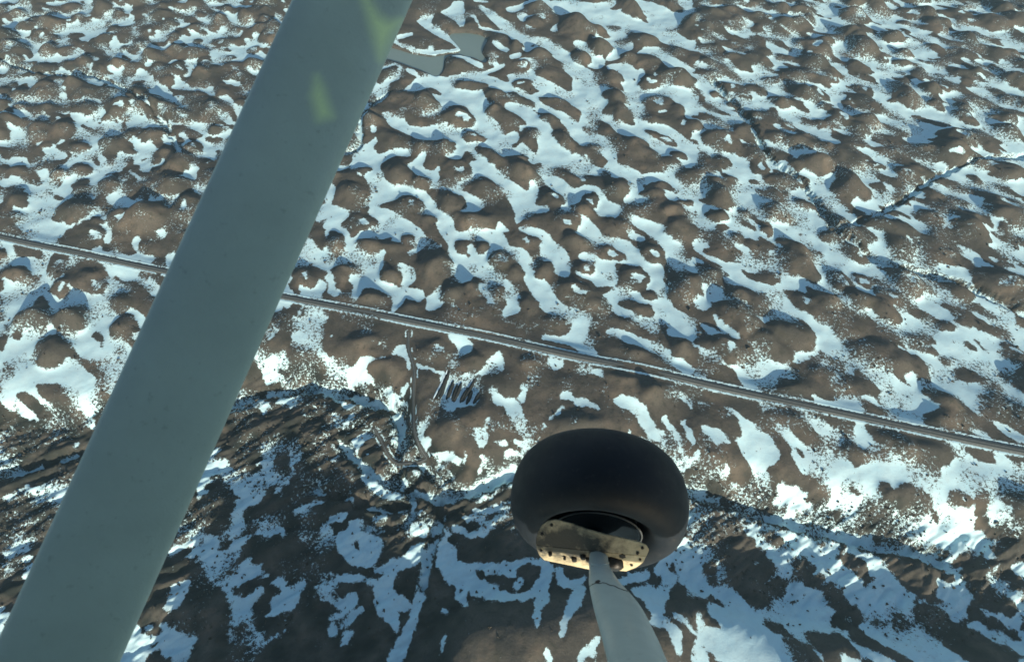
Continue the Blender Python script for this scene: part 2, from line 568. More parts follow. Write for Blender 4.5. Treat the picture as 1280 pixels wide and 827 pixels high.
# rounded knobs of bare ground: panel x,y, radii, clockwise tilt, 1 = hollow with snow in its top
KNOBS = {0: """520,525,70,45,10,0 690,600,88,42,10,1 470,605,80,32,20,0 260,620,60,38,0,0 620,740,55,45,30,0 750,690,58,36,0,1 840,785,90,35,35,0 350,705,95,45,20,0 490,745,60,42,0,0 740,430,95,28,5,0 860,560,45,38,0,0 680,330,55,36,0,0 860,472,70,22,15,0 400,500,80,36,5,0 250,570,50,25,-20,0 120,640,40,30,0,0""",
1: """60,343,50,34,0,1 140,50,75,24,5,0 330,150,112,62,20,0 450,250,75,38,15,0 360,300,58,28,10,0 160,285,60,28,0,0 200,372,80,26,5,0 60,425,56,28,0,1 450,165,70,22,20,0 610,50,90,30,28,0 820,40,60,20,20,0 900,120,45,36,0,0 680,200,70,36,15,0 850,265,60,28,10,0 700,325,92,42,20,0 820,400,100,40,15,0 510,392,60,38,10,0 700,420,66,34,0,1 740,520,78,46,0,1 530,500,80,34,15,0 560,570,70,38,40,0 830,560,60,34,10,0 60,500,90,22,25,0 220,512,90,18,15,0 200,605,70,32,25,0 480,640,80,30,30,0 290,715,110,30,35,0 100,690,55,50,20,0 650,755,100,52,25,0 430,742,36,16,20,0 740,612,100,16,12,0 760,692,90,20,25,1 850,785,60,22,10,0 50,800,40,28,0,0 920,640,50,36,0,0 600,300,58,26,15,0 120,120,60,30,0,0 30,240,40,30,0,0""",
2: """150,170,90,66,0,0 60,60,50,26,0,0 375,55,88,58,10,0 495,100,58,36,0,0 680,30,78,56,0,1 810,125,95,58,10,0 440,205,82,46,8,1 540,280,38,28,0,0 640,195,76,52,0,0 190,290,88,42,0,1 240,405,80,34,0,0 430,392,52,42,20,1 350,425,60,34,10,0 350,555,58,46,0,0 560,520,98,86,0,0 690,415,38,34,30,0 800,412,48,34,10,0 120,518,68,30,10,0 90,575,46,42,0,0 262,682,78,44,0,0 440,722,62,40,0,0 900,480,72,48,0,1 740,632,58,54,0,0 870,640,38,42,0,0 70,395,66,44,0,0 760,285,112,44,5,0 210,30,30,28,0,0 640,660,60,50,0,0""",
3: """70,45,88,44,20,0 210,180,78,44,5,1 290,55,76,20,25,0 405,190,56,42,5,1 370,240,76,34,15,0 540,120,74,52,25,0 740,112,60,28,0,0 710,150,66,24,10,0 280,300,80,50,0,1 330,392,78,42,10,0 530,315,88,46,10,0 715,450,85,50,10,1 500,450,92,42,15,1 80,380,88,34,8,1 30,540,46,56,35,0 165,525,56,56,35,0 372,520,60,34,0,1 620,562,84,62,10,1 330,640,130,50,8,1 430,705,85,42,10,0 640,715,84,32,25,0 860,330,92,66,20,0 865,620,85,95,0,0 560,790,100,28,15,0 225,785,68,36,0,0 95,700,52,56,35,0 870,190,60,16,5,0 690,650,50,30,20,0 800,250,70,28,0,0""",
4: """560,110,100,72,0,1 200,65,120,50,0,0 330,190,108,44,0,0 112,268,58,34,20,0 750,165,86,42,0,0 195,560,40,36,0,1 275,415,58,44,0,0 640,500,96,64,0,0 60,480,60,40,0,0 60,620,60,50,0,0""",
5: """280,118,60,26,10,0 625,125,84,40,20,0 850,100,58,62,0,0 330,470,170,50,3,0 560,240,110,40,10,0 700,330,60,50,30,0 110,160,80,50,0,0"""}
knob_h = np.zeros(XX.shape, np.float32); knob_cut = np.zeros(XX.shape, np.float32); knob_snow = np.zeros(XX.shape, np.float32)
def add_knob(X, Y, c, R1, R2, ang, hollow, hk):
    """one rounded knob on the plain: centre, half axes in metres, heading of the long axis"""
    Rm = max(R1, R2)*1.3
    i0 = max(0, int((c[1]-Rm-GY0)/CELL)); i1 = max(0, int((c[1]+Rm-GY0)/CELL)+1)
    j0 = max(0, int((c[0]-Rm-GX0)/CELL)); j1 = max(0, int((c[0]+Rm-GX0)/CELL)+1)
    x = X[i0:i1, j0:j1]-c[0]; y = Y[i0:i1, j0:j1]-c[1]
    if x.size == 0: return
    ca, sa = math.cos(ang), math.sin(ang)
    r = np.hypot((x*ca+y*sa)/R1, (-x*sa+y*ca)/R2)
    d = np.clip(1-r*r*.86, 0, 1)**1.6
    h = hk*min(R1, R2)*d
    if hollow: h = h-hk*min(R1, R2)*.62*np.exp(-(r/.36)**2)
    knob_h[i0:i1, j0:j1] = np.maximum(knob_h[i0:i1, j0:j1], h)
    knob_cut[i0:i1, j0:j1] = np.maximum(knob_cut[i0:i1, j0:j1], 1-sstep(.84, 1.02, r))
    if hollow:
        x2 = x-R1*.12; y2 = y+R2*.10
        th2 = np.arctan2(-x2*sa+y2*ca, x2*ca+y2*sa)
        r2 = np.hypot((x2*ca+y2*sa)/R1, (-x2*sa+y2*ca)/R2)*(1+.25*np.sin(2*th2+R1)+.18*np.sin(3*th2+R2*5))
        knob_snow[i0:i1, j0:j1] = np.maximum(knob_snow[i0:i1, j0:j1], 1-sstep(.20, .36, r2))
XW = XX+wx*1.3+4.5*fbm(XX/20, YY/20, 521, 2); YW = YY+wy*1.3+4.5*fbm(XX/20, YY/20, 531, 2)
for pi_, txt in KNOBS.items():
    ox, oy, sc, _ = PANELS[pi_]
    for tok in txt.split():
        x, y, a, b, an, hol = [float(q) for q in tok.split(',')]
        an = math.radians(an); px, py = ox+x*sc, oy+y*sc
        c = ground(px, py)
        e1 = ground(px+math.cos(an)*a*sc, py+math.sin(an)*a*sc); e2 = ground(px-math.sin(an)*b*sc, py+math.cos(an)*b*sc)
        M_ = np.array([[e1[0]-c[0], e2[0]-c[0]], [e1[1]-c[1], e2[1]-c[1]]])
        U_, S2, _v = np.linalg.svd(M_)
        add_knob(XW, YW, c, S2[0], S2[1], math.atan2(U_[1, 0], U_[0, 0]), hol > 0, .38)
rk = random.Random(19)
for iy in range(-4, 40):
    for ix in range(-30, 31):
        x = ix*27+(iy % 2)*13+rk.uniform(-11, 11); y = iy*20+rk.uniform(-9, 9)
        px, py = to_px(np.float64(x), np.float64(y)); R1 = rk.choice((6, 8, 10, 12, 14, 17))*rk.uniform(.85, 1.2); R2 = R1*rk.uniform(.5, .85); an = -.75+rk.uniform(-.5, .5); hol = rk.random() < .3; keep = rk.random()
        if 392 < px < 882 and -14 < py < 838: continue
        if keep > (.86 if py < 440 else .45): continue
        if abs((x-R0[0])*rn[0]+(y-R0[1])*rn[1]) < R2+5: continue
        add_knob(XW, YW, (x, y), R1, R2, an, hol, .38)
knob_h = blur(knob_h, 1.0)
north = 1-sstep(455, 485, PY0)
lake_near = np.clip(blur(water, 9)*5, 0, 1)
tr_snow = np.maximum(tr_snow, north*(1-lake_near)*sstep(.34, .46, blur(tr_snow, 2.6)))
tr_snow = np.maximum(tr_snow*(1-knob_cut), knob_snow)
proc_s = np.maximum(proc_s*(1-knob_cut), knob_snow)
tr_rag = tr_rag*(1-.5*np.clip(gsm, 0, 1))
gl_ = .7*np.clip(gsm*1.2, 0, 1)*np.clip(tr_rag*1.6, 0, 1)
tr_snow = np.clip(tr_snow+gl_*(streak*1.5-.12), 0, 1)
snow = tr_snow*inframe+proc_s*(1-inframe)
rag_p = np.clip(fbm(XX/24, YY/24, 101, 2)*2.6+.22, 0, 1)+.35*gsm*np.clip(.5+fbm(XX/30, YY/30, 103, 2)*2, 0, 1)
rag = np.clip(tr_rag, 0, 1)*inframe+rag_p*(1-inframe)*.8
rn_ = np.clip(fbm(XX/26, YY/26, 311, 3, .6)*2.2-.02, 0, .7)
near_ = sstep(640, 690, PY0)
rag = np.maximum(rag*(1-.5*near_), rn_*(1-.7*near_))
rag = np.maximum(rag, .12)
# road axis
def road_bend(s): return .35*np.sin(s/95.0+.6)
S_ = (XX-R0[0])*rd[0]+(YY-R0[1])*rd[1]; T_ = (XX-R0[0])*rn[0]+(YY-R0[1])*rn[1]-road_bend(S_)
# side track
TRACK = [(434,18),(430,60),(430,100),(444,140),(457,180),(462,220),(458,270),(452,330),(447,400),(446,450),(455,500),(480,560),(510,598)]
TRACK2 = [(510,598),(450,612),(400,615),(350,605),(320,590),(296,555),(275,510),(250,462),(235,440)]
trk = [ground(403+x*.2503, 413+y*.2503) for x, y in TRACK]
trk2 = [ground(403+x*.2503, 413+y*.2503) for x, y in TRACK2]
def smooth_line(p, n=2):
    for _ in range(n):
        q = [p[0]]
        for a, b in zip(p[:-1], p[1:]):
            q += [(a[0]*.75+b[0]*.25, a[1]*.75+b[1]*.25), (a[0]*.25+b[0]*.75, a[1]*.25+b[1]*.75)]
        q.append(p[-1]); p = q
    return p
trk = smooth_line(trk); trk2 = smooth_line(trk2)
def dist_line(p, X, Y, pad=14):
    D = np.full(X.shape, 99.0, np.float32)
    for (ax, ay), (bx, by) in zip(p[:-1], p[1:]):
        i0 = max(0, int((min(ay, by)-pad-GY0)/CELL)); i1 = int((max(ay, by)+pad-GY0)/CELL)+1
        j0 = max(0, int((min(ax, bx)-pad-GX0)/CELL)); j1 = int((max(ax, bx)+pad-GX0)/CELL)+1
        x = X[i0:i1, j0:j1]; y = Y[i0:i1, j0:j1]
        dx, dy = bx-ax, by-ay; L = dx*dx+dy*dy+1e-9
        t = np.clip(((x-ax)*dx+(y-ay)*dy)/L, 0, 1)
        D[i0:i1, j0:j1] = np.minimum(D[i0:i1, j0:j1], np.hypot(x-ax-t*dx, y-ay-t*dy))
    return D
Dt = np.minimum(dist_line(trk, XX, YY), dist_line(trk2, XX, YY))
# ---- relief
bare = 1-snow
amp = np.clip(1.05+1.5*fbm(XX/60, YY/60, 111, 2), .45, 1.9)
big = blur(bare, 14); mid = blur(bare, 5.5); fine = blur(bare, 1.6)
core = np.clip((mid-.42)/.5, 0, 1)
core = blur(core*core*(3-2*core), 3.2)
H = amp*(3.6*(big-.5)+2.6*core)+knob_h*np.clip(amp, .7, 1.5) + .3*(fine-.5)
H = blur(H, 1.0)
H += 1.6*fbm(XX/38, YY/38, 121, 3, .5)*1.0
H += .22*fbm(XX/5, YY/5, 131, 2)*(1-.7*snow)
flat_far = 1.0
# gully depth: sharp lip on the sunny (near) side, gentler beyond
gd = .5*blur(gully, 4.5)+.5*blur(gully, 11)
H = H*(1-.45*gd) - 16.0*gd + gd*(3.4*fbm((XX*0.9+YY*0.5)/24, (YY*0.9-XX*0.5)/8, 141, 3, .55)+.4*gnoise(XX/3, YY/3, 151))
shade_hill = np.exp(-((XX+90)/64)**4-((YY+28)/34)**2)*(1+.25*fbm(XX/30, YY/30, 143, 3))  # unseen rise under the aircraft, added to cast shade over the lower-left gully
H += 36*shade_hill
# steep-sided stream beds
BEDS = [(5.0, 5.5, [(380,468),(430,478),(470,490),(492,506),(500,530),(492,556),(482,578),(505,598),(540,610),(580,606),(620,588),(660,574),(740,566),(830,590),(900,610),(1000,640),(1200,690)]),
        (3.6, 4.5, [(540,608),(548,640),(530,676),(524,720)]), (3.2, 4.0, [(418,540),(446,572),(482,592)]), (3.0, 3.6, [(505,598),(515,632),(488,652),(450,648)]),
        (3.4, 4.5, [(520,560),(535,585),(560,600)]), (3.2, 4.0, [(380,600),(430,612),(468,628),(500,622)]), (4.0, 5.0, [(380,468),(300,480),(200,520),(60,560),(-60,590)]),
        (3.4, 3.0, [(486,118),(470,128),(458,141),(449,158),(452,173),(447,186),(425,192),(395,200),(360,215)])]
BEDS += [(3.5, 4, [(890,100),(930,140),(960,200),(1010,230),(1040,290),(1100,330),(1180,345),(1300,400)]), (3, 3, [(-40,60),(60,100),(120,90),(200,140),(230,200)]), (2.6, 3, [(1040,290),(1100,270),(1200,200),(1320,190)])]
bed_rim = np.zeros(XX.shape, np.float32); bed_floor = np.zeros(XX.shape, np.float32)
for bw_, bd_, ln in BEDS:
    Db = dist_line(smooth_line([ground(*q) for q in ln]), XX+wx*1.5, YY+wy*1.5, 24)
    H -= bd_*(1-sstep(bw_*.35, bw_*1.25, Db))
    bed_rim = np.maximum(bed_rim, np.exp(-((Db-bw_*.95)/(bw_*.45))**2)); bed_floor = np.maximum(bed_floor, 1-sstep(bw_*.3, bw_*.6, Db))
# pond basin
wb = np.clip(blur(water, 1.6)*2.1, 0, 1)
wbb = blur(water, 9)
H = H*(1-np.clip(wbb*2.2, 0, 1)*.8)
H = H*(1-wb) + (-3.2)*wb
# road bed and side track: smoothed ground under them
Hs = blur(H, 16)
kroad = 1-sstep(3.5, 13.0, np.abs(T_))
H = H*(1-kroad)+(Hs+.35)*kroad
ktr = 1-sstep(1.2, 4.0, Dt)
H = H*(1-ktr)+blur(H, 3)*ktr
# snow banks ploughed along the road, broken in places
brk = fbm(S_/16, T_*0+3, 161, 2)
bank = (np.exp(-((T_-3.2)/.65)**2)*(brk > -.4)+np.exp(-((T_+3.4)/.75)**2)*(fbm(S_/13, T_*0+9, 171, 2) > -.45))
H += .45*bank
brk2 = gnoise(XX/7, YY/7, 181)
tbank = np.exp(-((Dt-2.0)/.5)**2)*(brk2 > .02)*sstep(5, 8, np.abs(T_))
H += .2*tbank
snow = snow*(1-.8*bed_rim*(gnoise(XX/9, YY/9, 401) > -.25)); snow = np.maximum(snow, bed_floor*(gnoise(XX/12, YY/12, 411) > -.1))
sb1 = blur(snow, .6); sb3 = blur(snow, 2.6); kk = np.clip(rag*1.1, 0, 1)
snow = sb1*(1-kk)+sb3*kk
onroad = 1-sstep(2.2, 2.6, np.abs(T_))
snow = np.maximum(snow, np.clip(bank*1.2, 0, 1)*.95)*(1-onroad)
snow = np.maximum(snow*(sstep(1.0, 1.7, Dt)), tbank*.9)
snow = snow*(1-sstep(.15, .5, wb))
# fade relief to level at the edge of the raster
m = np.minimum.reduce([XX-GX0, GX1-XX, YY-GY0, GY1-YY]); H *= sstep(0, 45, m)
soil = np.clip(.5+.9*fbm(XX/45, YY/45, 191, 3, .6), 0, 1)
lf_ = 1-sstep(560, 700, PX0)
slope_g = np.clip(blur(gully, 3)*(1-blur(gully, 9))*6, 0, 1)
scrub = np.clip(gsm*.95*lf_*sstep(470, 540, PY0)+.3*gsm+.6*slope_g+.8*bed_rim, 0, 1)*np.clip(.6+1.2*fbm(XX/12, YY/12, 201, 2), 0, 1)
def hgt(x, y):
    u = min(max((x-GX0)/CELL, 0), H.shape[1]-2); v = min(max((y-GY0)/CELL, 0), H.shape[0]-2)
    i, j = int(v), int(u); fu, fv = u-j, v-i
    return float((H[i, j]*(1-fu)+H[i, j+1]*fu)*(1-fv)+(H[i+1, j]*(1-fu)+H[i+1, j+1]*fu)*fv)

# ------------------------------------------------------------------ materials
def mat(name):
    m = bpy.data.materials.new(name); m.use_nodes = True
    return m, m.node_tree, m.node_tree.nodes["Principled BSDF"]
def N(t, kind, **kw):
    n = t.nodes.new(kind)
    for k, v in kw.items(): setattr(n, k, v)
    return n
def math_(t, op, a, b=None, c=None):
    n = N(t, "ShaderNodeMath", operation=op)
    for i, v in enumerate((a, b, c)):
        if v is None: continue
        if isinstance(v, (int, float)): n.inputs[i].default_value = v
        else: t.links.new(v, n.inputs[i])
    return n.outputs[0]
def mixc(t, f, a, b):
    n = N(t, "ShaderNodeMix", data_type='RGBA')
    for s, v in ((n.inputs[0], f), (n.inputs[6], a), (n.inputs[7], b)):
        if isinstance(v, (int, float)): s.default_value = v
        elif isinstance(v, tuple): s.default_value = (*v, 1)
        else: t.links.new(v, s)
    return n.outputs[2]
def noise(t, vec, scale, detail=3, rough=.55):
    n = N(t, "ShaderNodeTexNoise"); n.inputs['Scale'].default_value = scale
    n.inputs['Detail'].default_value = detail; n.inputs['Roughness'].default_value = rough
    t.links.new(vec, n.inputs['Vector']); return n.outputs['Fac']
def rng(t, v, a, b, c=0.0, d=1.0):
    n = N(t, "ShaderNodeMapRange"); t.links.new(v, n.inputs[0])
    for i, q in enumerate((a, b, c, d)): n.inputs[i+1].default_value = q
    return n.outputs[0]
def bump(t, bsdf, h, dist, strength=1.0):
    n = N(t, "ShaderNodeBump"); n.inputs['Strength'].default_value = strength; n.inputs['Distance'].default_value = dist
    t.links.new(h, n.inputs['Height']); t.links.new(n.outputs[0], bsdf.inputs['Normal'])

def ground_material(name, use_attr):
    m, t, b = mat(name)
    geo = N(t, "ShaderNodeNewGeometry").outputs['Position']
    n1 = noise(t, geo, .6, 5, .7); n2 = noise(t, geo, .12, 3, .6); n3 = noise(t, geo, 2.2, 3, .7)
    if use_attr:
        A = N(t, "ShaderNodeAttribute", attribute_name="snow").outputs['Fac']
        R = N(t, "ShaderNodeAttribute", attribute_name="ragged").outputs['Fac']
        T = N(t, "ShaderNodeAttribute", attribute_name="soil").outputs['Fac']
        G = N(t, "ShaderNodeAttribute", attribute_name="scrub").outputs['Fac']
    else:
        A = rng(t, noise(t, geo, .03, 3, .5), .46, .54); R = rng(t, n2, .4, .7); T = n2; G = rng(t, n2, 2, 3)
    jit = math_(t, 'MULTIPLY', math_(t, 'SUBTRACT', n1, .5), math_(t, 'MULTIPLY_ADD', R, 2.2, 1.25))
    jit2 = math_(t, 'MULTIPLY', math_(t, 'SUBTRACT', n3, .5), math_(t, 'MULTIPLY_ADD', R, 1.1, .7))
    A2 = math_(t, 'ADD', math_(t, 'MULTIPLY', math_(t, 'SUBTRACT', A, .5), math_(t, 'MULTIPLY_ADD', R, -.62, 1.0)), .5)
    v = math_(t, 'ADD', math_(t, 'ADD', A2, jit), jit2)
    # no stray flecks deep inside bare ground unless it is scrubby
    v = math_(t, 'SUBTRACT', v, math_(t, 'MULTIPLY', R, .12))
    S = rng(t, v, .39, .56)
    grain = noise(t, geo, 1.1, 6, .78)
    soilc = mixc(t, T, (.078, .078, .070), (.128, .114, .096))
    soilc = mixc(t, rng(t, grain, .35, .7), mixc(t, .6, soilc, (.036, .040, .036)), soilc)
    soilc = mixc(t, rng(t, n2, .5, .75, 0, .55), soilc, (.052, .052, .040))
    soilc = mixc(t, rng(t, noise(t, geo, .045, 4, .65), .52, .66, 0, .7), soilc, (.138, .117, .092))
    soilc = mixc(t, rng(t, noise(t, geo, .27, 4, .7), .55, .68, 0, .75), soilc, (.040, .044, .036))
    soilc = mixc(t, G, soilc, (.022, .028, .026))
    dirty = rng(t, noise(t, geo, .35, 4, .6), .5, .75, 0, .35)
    snowc = mixc(t, n2, (.46, .74, .84), (.60, .80, .83))
    snowc = mixc(t, math_(t, 'MULTIPLY', dirty, math_(t, 'ADD', R, .35)), snowc, (.30, .36, .38))
    t.links.new(mixc(t, S, soilc, snowc), b.inputs['Base Color'])
    t.links.new(rng(t, S, 0, 1, .95, .6), b.inputs['Roughness'])
    b.inputs['Specular IOR Level'].default_value = .2
    bump(t, b, math_(t, 'ADD', math_(t, 'MULTIPLY', n1, math_(t, 'MULTIPLY_ADD', S, -.35, .6)), math_(t, 'MULTIPLY', grain, .2)), .55, .8)
    return m
M_ground = ground_material("tundra_and_snow", True)
M_far = ground_material("tundra_far", False)

def simple(name, col, rough=.6, metal=0.0, var=.25, scale=8.0, bmp=0.0, spec=.5):
    m, t, b = mat(name)
    co = N(t, "ShaderNodeTexCoord").outputs['Object']
    n = noise(t, co, scale, 4, .6)
    dark = tuple(c*(1-var) for c in col); lite = tuple(min(1, c*(1+var)) for c in col)
    t.links.new(mixc(t, n, dark, lite), b.inputs['Base Color'])
    t.links.new(rng(t, n, .3, .7, max(0, rough-.08), min(1, rough+.08)), b.inputs['Roughness'])
    b.inputs['Metallic'].default_value = metal; b.inputs['Specular IOR Level'].default_value = spec
    if bmp: bump(t, b, n, bmp)
    return m

# ------------------------------------------------------------------ mesh helpers
def obj(name, me, material=None, parent=None, smooth=False):
    o = bpy.data.objects.new(name, me); C.objects.link(o)
    if material: me.materials.append(material)
    if smooth: me.polygons.foreach_set("use_smooth", [True]*len(me.polygons))
    if parent: o.parent = parent
    return o
def mesh(name, v, f):
    me = bpy.data.meshes.new(name); me.from_pydata([tuple(p) for p in v], [], f); me.update(); return me
def grid_mesh(name, X, Y, Z):
    ny, nx = X.shape
    me = bpy.data.meshes.new(name)
    co = np.stack([X, Y, Z], -1).reshape(-1, 3).astype(np.float32)
    idx = np.arange(nx*ny, dtype=np.int32).reshape(ny, nx)
    q = np.stack([idx[:-1, :-1], idx[:-1, 1:], idx[1:, 1:], idx[1:, :-1]], -1).reshape(-1, 4)
    me.vertices.add(len(co)); me.vertices.foreach_set("co", co.ravel())
    me.loops.add(q.size); me.loops.foreach_set("vertex_index", q.ravel())
    me.polygons.add(len(q)); me.polygons.foreach_set("loop_start", np.arange(0, q.size, 4, dtype=np.int32))
    me.update(calc_edges=True)
    me.polygons.foreach_set("use_smooth", np.ones(len(q), bool))
    return me
def rs(A, x, y):
    u = np.clip((x-GX0)/CELL, 0, A.shape[1]-1.001); v = np.clip((y-GY0)/CELL, 0, A.shape[0]-1.001)
    i = v.astype(np.int32); j = u.astype(np.int32); fu = u-j; fv = v-i
    return ((A[i, j]*(1-fu)+A[i, j+1]*fu)*(1-fv)+(A[i+1, j]*(1-fu)+A[i+1, j+1]*fu)*fv).astype(np.float32)

# ------------------------------------------------------------------ the tundra
NX, NY = 1180, 900
ry = np.linspace(0, 1, NY)
ys = -118 + 852*(ry*.62+.38*ry**2)
hw = np.interp(ys, [0, 734], [255, 655])
tx = np.linspace(-1, 1, NX)
VX = tx[None, :]*hw[:, None]; VY = np.repeat(ys[:, None], NX, 1)
VZ = rs(H, VX, VY)
me = grid_mesh("tundra", VX, VY, VZ)
for nm, A in (("snow", snow), ("ragged", rag), ("soil", soil), ("scrub", scrub)):
    at = me.attributes.new(nm, 'FLOAT', 'POINT'); at.data.foreach_set("value", rs(A, VX, VY).ravel())
tundra = obj("ground", me, M_ground); tundra['kind'] = 'structure'
# the plain going on to the horizon, a ring round the detailed ground
edge_ring = [(VX[0, j], VY[0, j], VZ[0, j]) for j in range(0, NX, 20)] + [(VX[i, -1], VY[i, -1], VZ[i, -1]) for i in range(0, NY, 20)] \
    + [(VX[-1, j], VY[-1, j], VZ[-1, j]) for j in range(NX-1, -1, -20)] + [(VX[i, 0], VY[i, 0], VZ[i, 0]) for i in range(NY-1, -1, -20)]
n = len(edge_ring); vv = []; ff = []
cx, cy = 0, 310
for k, sc in enumerate((.995, 1.3, 2.2, 5, 12, 30)):
    for (x, y, z) in edge_ring:
        vv.append((cx+(x-cx)*sc, cy+(y-cy)*sc, (z-.05) if k == 0 else 0.0))
for k in range(5):
    for i in range(n):
        j = (i+1) % n; ff.append((k*n+i, (k+1)*n+i, (k+1)*n+j, k*n+j))
far = obj("terrain", mesh("terrain", vv, ff), M_far); far['kind'] = 'structure'

# ------------------------------------------------------------------ pond
pts = [ground(x, y) for x, y in POND_PX]
cxp = sum(p[0] for p in pts)/len(pts); cyp = sum(p[1] for p in pts)/len(pts)
m_pond, t, b = mat("grey_ice")
co = N(t, "ShaderNodeNewGeometry").outputs['Position']
t.links.new(mixc(t, noise(t, co, .04, 3), (.15, .22, .21), (.19, .26, .245)), b.inputs['Base Color'])
b.inputs['Roughness'].default_value = .38
x0, x1 = min(p[0] for p in pts)-6, max(p[0] for p in pts)+6; y0, y1 = min(p[1] for p in pts)-6, max(p[1] for p in pts)+6
Xp, Yp = np.meshgrid(np.arange(x0, x1, 2.0), np.arange(y0, y1, 2.0))
wv = rs(blur(water, 3.5), Xp, Yp) > .06
vv, ff, ids = [], [], {}
def vid(i, j):
    if (i, j) not in ids:
        ids[(i, j)] = len(vv); vv.append((Xp[i, j], Yp[i, j], -0.9))
    return ids[(i, j)]
for i in range(Xp.shape[0]-1):
    for j in range(Xp.shape[1]-1):
        if wv[i, j]: ff.append((vid(i, j), vid(i, j+1), vid(i+1, j+1), vid(i+1, j)))
pond = obj("pond", mesh("pond", vv, ff), m_pond); pond['kind'] = 'structure'

# ------------------------------------------------------------------ road and side tracks
m_road, t, b = mat("road_gravel")
uv = N(t, "ShaderNodeAttribute", attribute_name="across").outputs['Fac']
geo = N(t, "ShaderNodeNewGeometry").outputs['Position']
n = noise(t, geo, .9, 4, .6)
wheel = math_(t, 'ABSOLUTE', math_(t, 'SUBTRACT', math_(t, 'ABSOLUTE', uv), .45))
base = mixc(t, rng(t, wheel, .05, .3), (.020, .026, .028), (.13, .15, .15))
t.links.new(mixc(t, rng(t, n, .35, .7), mixc(t, .5, base, (.05, .055, .052)), base), b.inputs['Base Color'])
b.inputs['Roughness'].default_value = .85
bump(t, b, n, .1)
vv, ff, ac = [], [], []
ss = np.arange(-420, 640, 4.0)
PROF = [(-2.8, -.5, -1), (-1.9, .12, -.95), (-.95, .2, -.45), (0, .26, 0), (.95, .2, .45), (1.9, .12, .95), (2.8, -.5, 1)]
zs = []
for s in ss:
    bx = R0[0]+rd[0]*s+rn[0]*road_bend(s); by = R0[1]+rd[1]*s+rn[1]*road_bend(s)
    zs.append(max(hgt(bx, by), hgt(bx+rn[0]*2.5, by+rn[1]*2.5), hgt(bx-rn[0]*2.5, by-rn[1]*2.5)))
zs = np.convolve(np.pad(zs, 7, mode='edge'), np.ones(15)/15, 'valid')
for s, z in zip(ss, zs):
    for o_, dz, a in PROF:
        q = o_+road_bend(s)
        vv.append((R0[0]+rd[0]*s+rn[0]*q, R0[1]+rd[1]*s+rn[1]*q, z+dz)); ac.append(a)
for i in range(len(ss)-1):
    for j in range(6): ff.append((i*7+j, i*7+j+1, i*7+j+8, i*7+j+7))
me = mesh("road", vv, ff); at = me.attributes.new("across", 'FLOAT', 'POINT'); at.data.foreach_set("value", ac)
road = obj("road", me, m_road, smooth=True); road['kind'] = 'structure'
def track(name, line, w):
    vv, ff, ac = [], [], []
    # resample
    L = [line[0]]
    for a, b2 in zip(line[:-1], line[1:]):
        d = math.hypot(b2[0]-a[0], b2[1]-a[1]); k = max(1, int(d/1.5))
        for q in range(1, k+1): L.append((a[0]+(b2[0]-a[0])*q/k, a[1]+(b2[1]-a[1])*q/k))
    for i, p in enumerate(L):
        a = L[max(0, i-2)]; b2 = L[min(len(L)-1, i+2)]
        dx, dy = b2[0]-a[0], b2[1]-a[1]; l = math.hypot(dx, dy); nx_, ny_ = -dy/l, dx/l
        for o_, dz in ((-w, -.15), (-w*.7, .1), (0, .16), (w*.7, .1), (w, -.15)):
            x, y = p[0]+nx_*o_, p[1]+ny_*o_; vv.append((x, y, hgt(x, y)+dz)); ac.append(o_/w)
    for i in range(len(L)-1):
        for j in range(4): ff.append((i*5+j, i*5+j+1, i*5+j+6, i*5+j+5))
    me = mesh(name, vv, ff); at = me.attributes.new("across", 'FLOAT', 'POINT'); at.data.foreach_set("value", ac)
    o = obj(name, me, m_road, smooth=True); o['kind'] = 'structure'
track("side_track", trk, 1.15)
track("gully_track", trk2, .9)

